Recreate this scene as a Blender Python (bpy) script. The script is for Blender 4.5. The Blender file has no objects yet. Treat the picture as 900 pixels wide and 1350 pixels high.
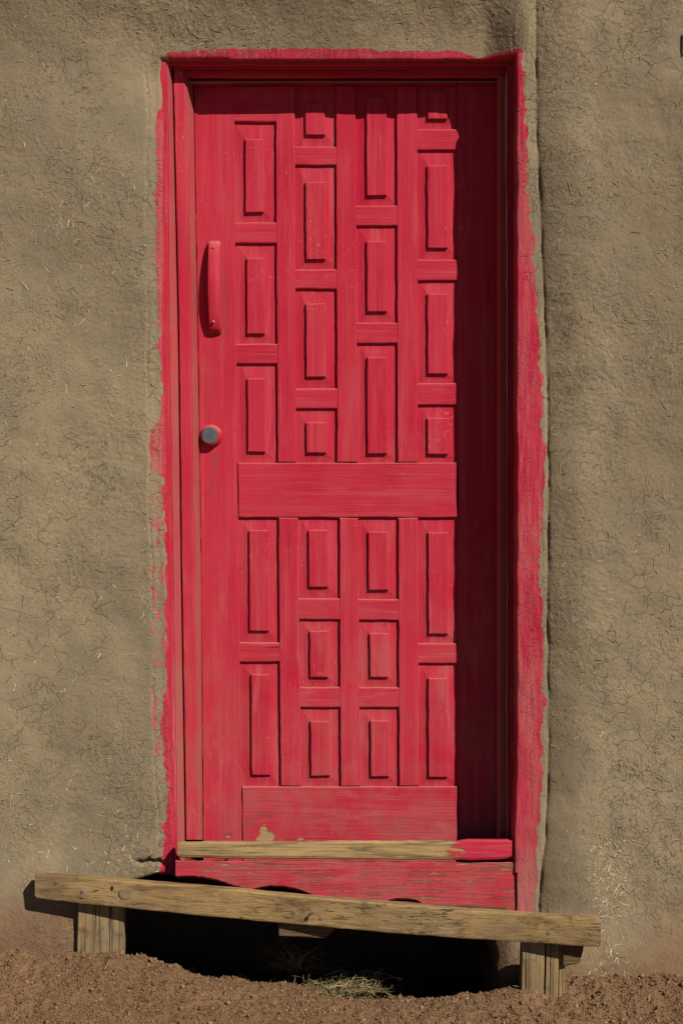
import bpy, bmesh, math, random
import numpy as np
from mathutils import Matrix, Vector

random.seed(7)
rng = np.random.default_rng(7)
R = math.radians
scene = bpy.context.scene
COL = scene.collection

# ------------------------------------------------------------------ camera, sky, sun, exposure
F = 2150.0                      # focal length in photograph pixels (900 x 1350)
CAM = Vector((0.0, -4.30, 1.30))
PITCH = math.atan(35.0 / F)
cam_d = bpy.data.cameras.new('camera')
cam_d.sensor_fit = 'VERTICAL'
cam_d.sensor_height = 36.0
cam_d.sensor_width = 24.0
cam_d.lens = 36.0 * F / 1350.0
cam_d.clip_start = 0.05
cam_d.clip_end = 500.0
cam = bpy.data.objects.new('camera', cam_d)
COL.objects.link(cam)
cam.location = CAM
cam.rotation_euler = (R(90) - PITCH, 0, 0)
scene.camera = cam

SUN_V = Vector((0.82, -1.0, 1.08)).normalized()       # towards the sun
SUN_EL = math.asin(SUN_V.z)
SUN_AZ = math.atan2(SUN_V.x, SUN_V.y)                  # from +Y, clockwise
world = bpy.data.worlds.new('World')
scene.world = world
world.use_nodes = True
wn = world.node_tree
bg = wn.nodes['Background']
sky = wn.nodes.new('ShaderNodeTexSky')
sky.sky_type = 'NISHITA'
sky.sun_disc = False
sky.altitude = 2600.0
sky.air_density = 0.65
sky.dust_density = 0.3
sky.sun_elevation = SUN_EL
sky.sun_rotation = SUN_AZ
wn.links.new(sky.outputs['Color'], bg.inputs['Color'])
bg.inputs['Strength'].default_value = 0.05
sun_d = bpy.data.lights.new('sun', 'SUN')
sun_d.energy = 5.0
sun_d.angle = R(0.5)
sun_d.color = (1.0, 0.955, 0.88)
sun = bpy.data.objects.new('sun', sun_d)
COL.objects.link(sun)
sun.location = (3, -4, 6)
sun.rotation_euler = SUN_V.to_track_quat('Z', 'Y').to_euler()
scene.view_settings.view_transform = 'Standard'
scene.view_settings.look = 'None'
scene.view_settings.exposure = -0.02
scene.view_settings.gamma = 1.0
scene.view_settings.use_curve_mapping = False
scene.cycles.diffuse_bounces = 1
scene.cycles.max_bounces = 4

CP, SP = math.cos(PITCH), math.sin(PITCH)


def P(u, v, Y):
    """The point of the upright plane at depth Y that a photograph pixel looks at."""
    a = (u - 450.0) / F
    b = -(v - 675.0) / F
    d = (a, CP + b * SP, -SP + b * CP)
    t = (Y - CAM.y) / d[1]
    return Vector((CAM.x + d[0] * t, Y, CAM.z + d[2] * t))


def proj(X, Y, Z):
    dx, dy, dz = X - CAM.x, Y - CAM.y, Z - CAM.z
    f = dy * CP - dz * SP
    up = dy * SP + dz * CP
    return 450.0 + F * dx / f, 675.0 - F * up / f


# ------------------------------------------------------------------ noise in numpy
def _hash(ix, iy, seed):
    h = (ix.astype(np.int64) * 374761393 + iy.astype(np.int64) * 668265263 + seed * 1442695041) & 0xffffffff
    h = ((h ^ (h >> 13)) * 1274126177) & 0xffffffff
    h = ((h ^ (h >> 16)) * 2246822519) & 0xffffffff
    return (h ^ (h >> 15)) & 0xffffffff


def gnoise(x, y, seed=0):
    x = np.asarray(x, float); y = np.asarray(y, float)
    ix = np.floor(x); iy = np.floor(y)
    fx = x - ix; fy = y - iy
    ux = fx * fx * fx * (fx * (fx * 6 - 15) + 10)
    uy = fy * fy * fy * (fy * (fy * 6 - 15) + 10)
    def g(ox, oy):
        a = _hash(ix + ox, iy + oy, seed) * (2 * math.pi / 4294967296.0)
        return np.cos(a) * (fx - ox) + np.sin(a) * (fy - oy)
    n0 = g(0, 0) * (1 - ux) + g(1, 0) * ux
    n1 = g(0, 1) * (1 - ux) + g(1, 1) * ux
    return (n0 * (1 - uy) + n1 * uy) * 1.5


def fbm(x, y, seed=0, octv=4, gain=0.5):
    s = 0.0; a = 1.0; f = 1.0
    for k in range(octv):
        s = s + a * gnoise(x * f, y * f, seed + 17 * k)
        a *= gain; f *= 2.03
    return s


def voro_edge(x, y, seed=0):
    """Distance to the nearest border of jittered cells."""
    ix = np.floor(x); iy = np.floor(y)
    f1 = np.full(x.shape, 9.0); f2 = np.full(x.shape, 9.0)
    for ox in (-1, 0, 1):
        for oy in (-1, 0, 1):
            h = _hash(ix + ox, iy + oy, seed)
            px = ix + ox + (h & 0xffff) / 65536.0
            py = iy + oy + (h >> 16) / 65536.0
            d = np.hypot(x - px, y - py)
            nf1 = np.minimum(f1, d)
            f2 = np.minimum(np.maximum(f1, d), f2)
            f1 = nf1
    return f2 - f1


def sstep(a, b, x):
    t = np.clip((x - a) / (b - a), 0, 1)
    return t * t * (3 - 2 * t)


def wob(t, seed, scale=1.0):
    return float(fbm(np.array([t * scale]), np.array([seed * 7.31]), seed, 3)[0])


# ------------------------------------------------------------------ objects
def tag(o, label=None, cat=None, group=None, kind=None):
    if label: o['label'] = label
    if cat: o['category'] = cat
    if group: o['group'] = group
    if kind: o['kind'] = kind
    return o


def empty(name, loc, label, cat, group=None):
    o = bpy.data.objects.new(name, None)
    o.empty_display_size = 0.05
    o.location = loc
    COL.objects.link(o)
    return tag(o, label, cat, group)


def link(name, me, mat, parent=None):
    o = bpy.data.objects.new(name, me)
    if mat is not None:
        me.materials.clear()
        me.materials.append(mat)
    COL.objects.link(o)
    if parent is not None:
        o.parent = parent
        if parent.type == 'EMPTY':
            o.matrix_parent_inverse = Matrix.Translation(-Vector(parent.location))
    return o


def mesh_from(name, verts, faces, smooth=False):
    me = bpy.data.meshes.new(name)
    me.from_pydata([tuple(v) for v in verts], [], faces)
    bm = bmesh.new(); bm.from_mesh(me)
    bmesh.ops.recalc_face_normals(bm, faces=bm.faces)
    bm.to_mesh(me); bm.free()
    if smooth:
        me.shade_smooth()
    return me


def grid_mesh(name, V, nx, ny, keep=None, smooth=True, attrs=None):
    """A sheet: V (ny*nx, 3), quads kept where keep (ny-1, nx-1)."""
    idx = np.arange(nx * ny).reshape(ny, nx)
    q = np.stack([idx[:-1, :-1], idx[:-1, 1:], idx[1:, 1:], idx[1:, :-1]], -1)
    q = q[keep] if keep is not None else q.reshape(-1, 4)
    used = np.zeros(nx * ny, bool); used[q.ravel()] = True
    remap = np.cumsum(used) - 1
    q = remap[q]
    V = V[used]
    me = bpy.data.meshes.new(name)
    me.vertices.add(len(V)); me.vertices.foreach_set('co', V.astype(np.float32).ravel())
    me.loops.add(q.size); me.loops.foreach_set('vertex_index', q.astype(np.int32).ravel())
    me.polygons.add(len(q))
    me.polygons.foreach_set('loop_start', np.arange(0, q.size, 4, dtype=np.int32))
    me.update(calc_edges=True)
    if attrs:
        for k, a in attrs.items():
            at = me.attributes.new(k, 'FLOAT', 'POINT')
            at.data.foreach_set('value', a.ravel()[used].astype(np.float32))
    if smooth:
        me.shade_smooth()
    return me


def bits_mesh(name, V, faces_one, n, smooth=False):
    """n alike small shapes in one mesh: V (n, k, 3)."""
    k = V.shape[1]
    fo = np.array(faces_one, dtype=np.int64)
    q = (fo[None] + (np.arange(n) * k)[:, None, None]).reshape(-1, fo.shape[1])
    me = bpy.data.meshes.new(name)
    me.vertices.add(n * k); me.vertices.foreach_set('co', V.astype(np.float32).ravel())
    me.loops.add(q.size); me.loops.foreach_set('vertex_index', q.astype(np.int32).ravel())
    me.polygons.add(len(q))
    me.polygons.foreach_set('loop_start', np.arange(0, q.size, fo.shape[1], dtype=np.int32))
    me.update(calc_edges=True)
    if smooth:
        me.shade_smooth()
    return me


def loft(name, sections, mat, parent, caps=True, smooth=False):
    n = len(sections[0])
    verts = [p for s in sections for p in s]
    faces = []
    for i in range(len(sections) - 1):
        for j in range(n):
            k = (j + 1) % n
            faces.append((i * n + j, i * n + k, (i + 1) * n + k, (i + 1) * n + j))
    if caps:
        faces.append(tuple(range(n - 1, -1, -1)))
        b = (len(sections) - 1) * n
        faces.append(tuple(range(b, b + n)))
    return link(name, mesh_from(name, verts, faces, smooth), mat, parent)


def board(name, corners, yf, yb, mat, parent, bev=0.003, jit=0.0011, sub=0.022):
    """A board seen face on: corners (x, z) in order round the outline, front at yf, back at yb; softened uneven arrises."""
    pts = []; nc = len(corners)
    seed = random.randint(0, 9999)
    for i in range(nc):
        a = Vector(corners[i]); b = Vector(corners[(i + 1) % nc])
        L = (b - a).length
        m = max(1, int(L / sub))
        d = (b - a) / L
        nr = Vector((-d.y, d.x))
        ts = [0.0] + ([bev * 1.4 / L] if L > 6 * bev else []) + [k / m for k in range(1, m)] + ([1 - bev * 1.4 / L] if L > 6 * bev else [])
        for t in sorted(ts):
            p = a + (b - a) * t
            if 0 < t < 1:
                p = p + nr * (jit * wob(i * 13.7 + t * L * 22, seed))
            pts.append(p)
    n = len(pts)
    cen = sum(pts, Vector((0, 0))) / n
    area = sum(pts[i].x * pts[(i + 1) % n].y - pts[(i + 1) % n].x * pts[i].y for i in range(n))
    sg = 1 if area > 0 else -1
    inn = []
    for i in range(n):
        e1 = (pts[i] - pts[i - 1]).normalized(); e2 = (pts[(i + 1) % n] - pts[i]).normalized()
        n1 = Vector((-e1.y, e1.x)) * sg; n2 = Vector((-e2.y, e2.x)) * sg
        m = n1 + n2
        m = m / max(0.35, m.length_squared / 2)
        inn.append(m)
    verts = []; faces = []
    rings = [(1.0, 0.0), (0.55, 0.10), (0.22, 0.42), (0.0, 1.0)]
    for k, (ins, dep) in enumerate(rings):
        for i in range(n):
            p = pts[i] + inn[i] * (bev * ins)
            verts.append((p.x, yf + bev * dep, p.y))
    for i in range(n):
        verts.append((pts[i].x, yb, pts[i].y))
    for r in range(4):
        for i in range(n):
            j = (i + 1) % n
            faces.append((r * n + i, r * n + j, (r + 1) * n + j, (r + 1) * n + i))
    faces.append(tuple(range(n)))
    faces.append(tuple(range(4 * n, 5 * n)))
    return link(name, mesh_from(name, verts, faces), mat, parent)


def pxq(tl, tr, br, bl, Y):
    out = []
    for (u, v) in (tl, tr, br, bl):
        p = P(u, v, Y)
        out.append((p.x, p.z))
    return out


def pxr(u0, v0, u1, v1, Y):
    return pxq((u0, v0), (u1, v0), (u1, v1), (u0, v1), Y)


def lathe(name, centre, prof, n, mat, parent, smooth=True):
    """prof: (radius, y) pairs along -Y from the door outwards."""
    secs = []
    for (r, y) in prof:
        secs.append([(centre.x + r * math.cos(2 * math.pi * k / n), y, centre.z + r * math.sin(2 * math.pi * k / n)) for k in range(n)])
    o = loft(name, secs, mat, parent, True, False)
    if smooth:
        o.data.shade_smooth()
        o.data.set_sharp_from_angle(angle=R(40))
    return o


# ------------------------------------------------------------------ materials
class NB:
    def __init__(self, name):
        self.m = bpy.data.materials.new(name)
        self.m.use_nodes = True
        self.t = self.m.node_tree
        self.b = self.t.nodes['Principled BSDF']
        self.co = self.t.nodes.new('ShaderNodeTexCoord').outputs['Object']

    def n(self, typ, **kw):
        nd = self.t.nodes.new(typ)
        for k, v in kw.items():
            setattr(nd, k, v)
        return nd

    def put(self, sock, v):
        if hasattr(v, 'is_linked'):
            self.t.links.new(v, sock)
        else:
            sock.default_value = v

    def noise(self, scale=(1, 1, 1), detail=4, rough=0.5, off=(0, 0, 0), dist=0.0):
        mp = self.n('ShaderNodeMapping')
        self.put(mp.inputs['Vector'], self.co)
        mp.inputs['Scale'].default_value = scale
        mp.inputs['Location'].default_value = off
        nz = self.n('ShaderNodeTexNoise')
        self.t.links.new(mp.outputs[0], nz.inputs['Vector'])
        nz.inputs['Scale'].default_value = 1.0
        nz.inputs['Detail'].default_value = detail
        nz.inputs['Roughness'].default_value = rough
        nz.inputs['Distortion'].default_value = dist
        return nz.outputs['Fac']

    def ramp(self, x, a, b, lo=0.0, hi=1.0, smooth=True):
        r = self.n('ShaderNodeMapRange')
        if smooth:
            r.interpolation_type = 'SMOOTHSTEP'
        self.put(r.inputs['Value'], x)
        for i, v in zip((1, 2, 3, 4), (a, b, lo, hi)):
            r.inputs[i].default_value = v
        return r.outputs[0]

    def math(self, op, a, b=0.0):
        m = self.n('ShaderNodeMath', operation=op)
        self.put(m.inputs[0], a); self.put(m.inputs[1], b)
        return m.outputs[0]

    def mix(self, f, a, b, mode='MIX'):
        m = self.n('ShaderNodeMix', data_type='RGBA')
        m.blend_type = mode
        self.put(m.inputs[0], f)
        self.put(m.inputs[6], a if hasattr(a, 'is_linked') else (*a, 1))
        self.put(m.inputs[7], b if hasattr(b, 'is_linked') else (*b, 1))
        return m.outputs[2]

    def attr(self, name):
        a = self.n('ShaderNodeAttribute', attribute_name=name)
        return a.outputs['Fac']

    def z(self):
        s = self.n('ShaderNodeSeparateXYZ')
        self.put(s.inputs[0], self.co)
        return s.outputs[2]

    def rnd(self):
        return self.n('ShaderNodeObjectInfo').outputs['Random']

    def island(self):
        return self.n('ShaderNodeNewGeometry').outputs['Random Per Island']

    def done(self, col, rough=0.7, bump=None, bs=0.5, bd=0.002, spec=0.35):
        self.put(self.b.inputs['Base Color'], col if hasattr(col, 'is_linked') else (*col, 1))
        self.put(self.b.inputs['Roughness'], rough)
        self.b.inputs['Specular IOR Level'].default_value = spec
        if bump is not None:
            bp = self.n('ShaderNodeBump')
            bp.inputs['Strength'].default_value = bs
            bp.inputs['Distance'].default_value = bd
            self.put(bp.inputs['Height'], bump)
            self.t.links.new(bp.outputs[0], self.b.inputs['Normal'])
        return self.m


DEEP = (0.46, 0.011, 0.035)
MID = (0.51, 0.023, 0.050)
PALE = (0.53, 0.070, 0.082)
DUSTC = (0.38, 0.105, 0.088)
WOODC = (0.40, 0.27, 0.115)


def red_paint(name, grain='z', bare=0.0, dust=0.0, fade=0.0, base=None, chips=(), stains=()):
    """Old red paint on timber; bare = how much has worn down to wood, dust = how much dust lies in it."""
    k = NB(name)
    def gs(across, along):
        return (across, across, along) if grain == 'z' else (along, across, across)
    rnd = k.rnd()
    big = k.noise((5.5, 5.5, 3.2), 4, 0.6)
    grn = k.noise(gs(170, 5), 4, 0.6, dist=0.4)
    fine = k.noise(gs(520, 26), 2, 0.6)
    strk = k.noise(gs(42, 1.7), 4, 0.62, (3, 5, 1))
    col = k.mix(k.ramp(big, 0.32, 0.68), DEEP if base is None else base, MID)
    f = k.math('ADD', k.math('MULTIPLY', k.ramp(strk, 0.46, 0.78), 0.75), k.math('MULTIPLY', k.ramp(grn, 0.50, 0.80), 0.35))
    col = k.mix(k.math('MULTIPLY', f, 0.95 + fade), col, PALE)
    wear = k.ramp(k.noise(gs(20, 4), 5, 0.65, (11, 3, 6), dist=0.6), 0.50, 0.70)
    col = k.mix(k.math('MULTIPLY', wear, k.ramp(k.z(), 1.6, 0.3, 0.22, 0.70)), col, (0.52, 0.115, 0.115))
    col = k.mix(k.math('MULTIPLY', rnd, 0.12), col, PALE)
    # scuffs and chips
    spk = k.noise((150, 150, 110), 2, 0.5, (9, 2, 4))
    area = k.ramp(k.noise((5, 5, 4), 3, 0.5, (2, 8, 3)), 0.48, 0.68)
    col = k.mix(k.math('MULTIPLY', k.math('MULTIPLY', k.ramp(spk, 0.665, 0.74), area), 0.55), col, (0.62, 0.30, 0.23))
    scr = k.noise((60, 60, 260), 1, 0.4, (1, 1, 7), dist=1.5)
    col = k.mix(k.math('MULTIPLY', k.math('MULTIPLY', k.ramp(scr, 0.70, 0.76), area), 0.5), col, (0.60, 0.26, 0.22))
    # dust, thicker towards the ground
    zz = k.z()
    dn = k.noise((9, 9, 7), 5, 0.6, (4, 4, 9))
    low = k.math('ADD', k.ramp(zz, 1.5, 0.2, 0.05, 0.55), dust)
    dm = k.math('MULTIPLY', k.ramp(dn, 0.30, 0.75, 0.55 if dust > 0.6 else 0.0, 1.0), low)
    col = k.mix(dm, col, DUSTC)
    # dust lying on ledges
    geo = k.n('ShaderNodeNewGeometry')
    sp_ = k.n('ShaderNodeSeparateXYZ'); k.put(sp_.inputs[0], geo.outputs['True Normal'])
    col = k.mix(k.math('MULTIPLY', k.ramp(sp_.outputs[2], 0.15, 0.6), 0.5), col, (0.44, 0.19, 0.14))
    # open grain and checks
    chk = k.noise(gs(300, 3.2), 2, 0.5, (6, 6, 2), dist=0.8)
    gate = k.ramp(k.noise(gs(9, 2.5), 3, 0.5, (8, 1, 5)), 0.50, 0.66)
    ck = k.math('MULTIPLY', k.ramp(chk, 0.66, 0.72), gate)
    h = k.math('ADD', k.math('MULTIPLY', grn, 0.8), k.math('MULTIPLY', fine, 0.35))
    h = k.math('SUBTRACT', h, k.math('MULTIPLY', ck, 1.6))
    # paint gone down to the wood
    if bare > 0.0:
        bn = k.noise(gs(150, 8), 8, 0.70, (5, 3, 8), dist=0.5)
        bm_ = k.ramp(bn, 0.72 - 0.32 * bare, 0.80 - 0.32 * bare)
        wood = k.mix(k.ramp(grn, 0.35, 0.7), WOODC, (0.21, 0.13, 0.06))
        wood = k.mix(k.ramp(strk, 0.55, 0.75), wood, (0.42, 0.33, 0.19))
        col = k.mix(bm_, col, wood)
        h = k.math('SUBTRACT', h, k.math('MULTIPLY', bm_, 0.7))
    def spot(c, rx, rz, jag):
        vm = k.n('ShaderNodeVectorMath', operation='SUBTRACT')
        k.put(vm.inputs[0], k.co); vm.inputs[1].default_value = (c.x, 0, c.z)
        sc_ = k.n('ShaderNodeVectorMath', operation='MULTIPLY')
        k.put(sc_.inputs[0], vm.outputs[0]); sc_.inputs[1].default_value = (1 / rx, 0, 1 / rz)
        ln = k.n('ShaderNodeVectorMath', operation='LENGTH')
        k.put(ln.inputs[0], sc_.outputs[0])
        return k.math('ADD', ln.outputs['Value'], k.math('MULTIPLY', k.math('SUBTRACT', k.noise((75, 75, 75), 4, 0.6), 0.5), jag))
    for (u, v, ru, rv) in chips:
        m_ = k.ramp(spot(P(u, v, 0.0), ru * 0.002, rv * 0.002, 2.2), 1.0, 0.92)
        col = k.mix(m_, col, (0.40, 0.26, 0.12))
        h = k.math('SUBTRACT', h, k.math('MULTIPLY', m_, 0.7))
    for (u, v, ru, rv, st_) in stains:
        m_ = k.ramp(spot(P(u, v, 0.0), ru * 0.002, rv * 0.002, 2.4), 1.1, 0.3)
        col = k.mix(k.math('MULTIPLY', m_, st_), col, (0.20, 0.06, 0.055))
    return k.done(col, k.ramp(big, 0.2, 0.8, 0.52, 0.70), h, 0.9, 0.0020, 0.10)


M = {}
M['red_v'] = red_paint('red_paint_upright_grain', 'z')
M['red_stile'] = red_paint('red_paint_lock_stile', 'z', stains=((284, 606, 6, 16, 0.5), (280, 640, 5, 26, 0.35), (302, 1100, 6, 5, 0.55), (264, 1098, 4, 8, 0.5), (296, 400, 12, 62, 0.22), (276, 500, 14, 40, 0.16)), chips=((301, 1103, 3, 2),))
M['red_h'] = red_paint('red_paint_level_grain', 'x')
M['red_h_low'] = red_paint('red_paint_level_grain_dusty', 'x', bare=0.06, dust=0.25, fade=0.1, chips=((351, 1103, 11, 8), (348, 1096, 6, 8), (397, 1106, 5, 2)), stains=((330, 1082, 14, 7, 0.5), (352, 1074, 16, 6, 0.5), (520, 1085, 40, 12, 0.16)))
M['red_jamb'] = red_paint('red_paint_jamb', 'z', dust=0.05)
M['red_reveal'] = red_paint('red_paint_dusty_reveal', 'z', dust=0.75, fade=0.1)
M['red_edge'] = red_paint('red_paint_lit_edge_and_screws', 'z', dust=0.0, fade=0.4, base=(0.58, 0.26, 0.28))  # pale base stands in for light on the jamb edge; screws share it
M['red_sill'] = red_paint('red_paint_flaking_sill', 'x', bare=0.57, dust=0.25)
M['red_thresh'] = red_paint('red_paint_threshold', 'x', bare=0.45, dust=0.05)


def bare_threshold():
    """Threshold worn to bare wood except for its ends and a few flakes."""
    k = NB('worn_threshold_wood')
    grn = k.noise((7, 220, 220), 5, 0.6, dist=0.5)
    strk = k.noise((2.2, 60, 60), 4, 0.6, (3, 1, 1), dist=0.6)
    col = k.mix(k.ramp(strk, 0.36, 0.62), (0.44, 0.29, 0.12), (0.33, 0.215, 0.095))
    col = k.mix(k.math('MULTIPLY', k.ramp(grn, 0.46, 0.70), 0.85), col, (0.13, 0.078, 0.038))
    col = k.mix(k.ramp(k.noise((5, 55, 55), 4, 0.6, (7, 7, 1), dist=0.6), 0.50, 0.66), col, (0.16, 0.10, 0.05))
    s = k.n('ShaderNodeSeparateXYZ'); k.put(s.inputs[0], k.co)
    fl = k.noise((17, 95, 95), 6, 0.65, (2, 9, 4), dist=0.7)
    right = k.ramp(k.math('ADD', s.outputs[0], k.math('MULTIPLY', k.math('SUBTRACT', fl, 0.5), 0.25)), 0.285, 0.300)
    low = k.ramp(k.math('ADD', s.outputs[2], k.math('MULTIPLY', k.math('SUBTRACT', fl, 0.5), 0.10)), 0.3165, 0.3125)
    low = k.math('MULTIPLY', low, k.ramp(k.noise((5, 5, 5), 3, 0.5, (1, 4, 6)), 0.40, 0.48))
    spot = k.ramp(fl, 0.70, 0.72)
    pm = k.math('MAXIMUM', k.math('MAXIMUM', right, low), spot)
    red = k.mix(k.ramp(grn, 0.4, 0.8), (0.50, 0.02, 0.05), (0.50, 0.085, 0.09))
    col = k.mix(pm, col, red)
    h = k.math('ADD', grn, k.math('MULTIPLY', pm, 0.8))
    return k.done(col, 0.75, h, 0.7, 0.002, 0.2)


M['thresh'] = bare_threshold()


def raw_wood(name, grain, a, b, dark, grey=0.0):
    k = NB(name)
    def gs(across, along):
        return (across, across, along) if grain == 'z' else (along, across, across)
    grn = k.noise(gs(150, 3.0), 6, 0.62, dist=0.8)
    ring = k.noise(gs(34, 1.1), 3, 0.55, (4, 2, 1), dist=1.6)
    big = k.noise((6, 6, 9), 4, 0.55, (2, 2, 2))
    fine = k.noise(gs(600, 20), 2, 0.5)
    col = k.mix(k.ramp(big, 0.36, 0.66), a, b)
    col = k.mix(k.math('MULTIPLY', k.ramp(ring, 0.50, 0.64), 0.55), col, dark)
    col = k.mix(k.math('MULTIPLY', k.ramp(grn, 0.52, 0.74), 0.75), col, dark)
    chk = k.noise(gs(210, 1.6), 2, 0.5, (6, 6, 2), dist=0.6)
    ck = k.math('MULTIPLY', k.ramp(chk, 0.615, 0.655), k.ramp(k.noise(gs(11, 2.0), 3, 0.5, (8, 1, 5)), 0.42, 0.58))
    col = k.mix(ck, col, (0.06, 0.038, 0.02))
    stn = k.ramp(k.noise((15, 15, 26), 6, 0.65, (5, 9, 2)), 0.53, 0.68)
    col = k.mix(k.math('MULTIPLY', stn, 0.75), col, dark)
    col = k.mix(k.math('MULTIPLY', k.ramp(k.noise((5, 5, 5), 4, 0.6, (1, 6, 6)), 0.42, 0.7), grey), col, (0.27, 0.24, 0.18))
    h = k.math('SUBTRACT', k.math('ADD', grn, k.math('MULTIPLY', fine, 0.4)), k.math('MULTIPLY', ck, 1.5))
    return k.done(col, 0.8, h, 0.95, 0.0028, 0.12)


M['plank'] = raw_wood('weathered_plank_wood', 'x', (0.38, 0.238, 0.096), (0.26, 0.163, 0.070), (0.110, 0.064, 0.030), 0.18)
M['leg'] = raw_wood('weathered_post_wood', 'z', (0.335, 0.225, 0.105), (0.25, 0.170, 0.085), (0.105, 0.068, 0.036), 0.35)
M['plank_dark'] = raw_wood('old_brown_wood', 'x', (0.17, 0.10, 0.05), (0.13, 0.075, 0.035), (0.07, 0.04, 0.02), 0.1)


def metal(name, col, rough, met=1.0):
    k = NB(name)
    n = k.noise((300, 300, 300), 3, 0.6)
    c = k.mix(k.ramp(n, 0.35, 0.75), col, tuple(x * 0.6 for x in col))
    k.b.inputs['Metallic'].default_value = met
    return k.done(c, rough, n, 0.2, 0.0005, 0.5)


M['lock'] = metal('dull_zinc', (0.23, 0.25, 0.25), 0.42, 0.75)
M['lock_dark'] = metal('dark_steel', (0.05, 0.05, 0.05), 0.5, 0.6)
M['screw'] = metal('screw_steel', (0.36, 0.34, 0.30), 0.45, 0.8)
M['black'] = metal('black_void_paint', (0.012, 0.010, 0.009), 0.9, 0.0)
M['box_grey'] = metal('grey_enamel', (0.20, 0.20, 0.21), 0.6, 0.0)

# mud plaster
k = NB('mud_plaster')
big = k.attr('big')
mid = k.attr('mid')
fin = k.noise((125, 125, 125), 3, 0.65)
gr = k.noise((340, 340, 340), 2, 0.6)
mud = k.mix(big, (0.236, 0.178, 0.106), (0.296, 0.224, 0.132))
mud = k.mix(k.math('MULTIPLY', mid, 0.45), mud, (0.205, 0.165, 0.112))
mud = k.mix(k.math('MULTIPLY', k.ramp(fin, 0.50, 0.78), 0.30), mud, (0.325, 0.262, 0.172))
mud = k.mix(k.math('MULTIPLY', k.ramp(fin, 0.46, 0.26), 0.22), mud, (0.165, 0.124, 0.080))
wv = k.n('ShaderNodeTexNoise'); wv.inputs['Scale'].default_value = 14.0; wv.inputs['Detail'].default_value = 3.0
k.put(wv.inputs['Vector'], k.co)
def crack_net(scale, warp, width, gate):
    m = k.n('ShaderNodeMix', data_type='VECTOR'); m.blend_type = 'MIX' if hasattr(m, 'blend_type') else None
    m.inputs[0].default_value = warp
    k.put(m.inputs[4], k.co); k.put(m.inputs[5], wv.outputs['Color'])
    vo = k.n('ShaderNodeTexVoronoi', feature='DISTANCE_TO_EDGE')
    vo.inputs['Scale'].default_value = scale
    k.put(vo.inputs['Vector'], m.outputs[1])
    return k.math('MULTIPLY', k.ramp(vo.outputs['Distance'], width, width * 0.25), gate)
g1 = k.attr('gate_a')
g2 = k.attr('gate_b')
ck = k.math('MAXIMUM', crack_net(19, 0.070, 0.017, g1), k.math('MULTIPLY', crack_net(50, 0.075, 0.036, g2), 0.8))
mud = k.mix(k.math('MULTIPLY', ck, 0.40), mud, (0.10, 0.072, 0.044))
mud = k.mix(k.math('MULTIPLY', k.attr('splash'), 0.75), mud, (0.190, 0.100, 0.052))
rg = k.noise((120, 120, 14), 3, 0.6, (1, 2, 3))
red = k.mix(k.attr('soft'), (0.42, 0.014, 0.042), (0.45, 0.048, 0.068))
red = k.mix(k.math('MULTIPLY', k.ramp(rg, 0.46, 0.74), 0.6), red, (0.42, 0.110, 0.105))
red = k.mix(k.attr('fade'), red, (0.40, 0.120, 0.105))
pm = k.ramp(k.math('ADD', k.attr('paint'), k.math('MULTIPLY', k.math('SUBTRACT', fin, 0.5), 0.9)), 0.42, 0.58)
colr = k.mix(pm, mud, red)
hb = k.math('ADD', k.math('MULTIPLY', fin, 0.8), k.math('MULTIPLY', gr, 0.55))
pit_ = k.ramp(k.noise((210, 210, 150), 1, 0.5, (7, 3, 1)), 0.62, 0.72)
colr = k.mix(k.math('MULTIPLY', pit_, 0.35), colr, k.mix(0.45, colr, (0.06, 0.04, 0.025)))
hb = k.math('SUBTRACT', k.math('MULTIPLY', k.math('SUBTRACT', hb, k.math('MULTIPLY', pit_, 0.5)), k.attr('coarse')), ck)
M['mud'] = k.done(colr, 0.92, hb, 0.85, 0.0026, 0.10)

# soil
k = NB('soil')
big = k.noise((2.5, 2.5, 2.5), 4, 0.6)
fin = k.noise((70, 70, 70), 5, 0.65)
gr = k.noise((260, 260, 260), 3, 0.6)
c = k.mix(k.ramp(big, 0.35, 0.65), (0.165, 0.092, 0.045), (0.210, 0.120, 0.062))
c = k.mix(k.math('MULTIPLY', k.ramp(fin, 0.45, 0.8), 0.5), c, (0.25, 0.165, 0.098))
c = k.mix(k.math('MULTIPLY', k.ramp(fin, 0.45, 0.25), 0.5), c, (0.10, 0.048, 0.024))
M['soil'] = k.done(c, 0.95, k.math('ADD', fin, k.math('MULTIPLY', gr, 0.6)), 0.8, 0.005, 0.1)
k = NB('soil_crumb')
c = k.mix(k.island(), (0.130, 0.070, 0.033), (0.310, 0.185, 0.100))
M['crumb'] = k.done(c, 0.95, k.noise((300, 300, 300), 3, 0.6), 0.6, 0.002, 0.1)
k = NB('straw')
c = k.mix(k.island(), (0.30, 0.21, 0.10), (0.66, 0.55, 0.36))
M['straw'] = k.done(c, 0.7, None, spec=0.25)
k = NB('straw_in_mud')
c = k.mix(k.island(), (0.175, 0.132, 0.080), (0.37, 0.285, 0.17))
M['mudstraw'] = k.done(c, 0.9, None, spec=0.15)
k = NB('dry_grass')
c = k.mix(k.island(), (0.18, 0.145, 0.05), (0.55, 0.43, 0.22))
M['grass'] = k.done(c, 0.75, None, spec=0.2)
k = NB('twig')
c = k.mix(k.island(), (0.16, 0.09, 0.05), (0.40, 0.27, 0.16))
M['twig'] = k.done(c, 0.85, None, spec=0.15)


# ------------------------------------------------------------------ the mud wall
def line(v, pts):
    return np.interp(v, [p[0] for p in pts], [p[1] for p in pts])


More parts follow.
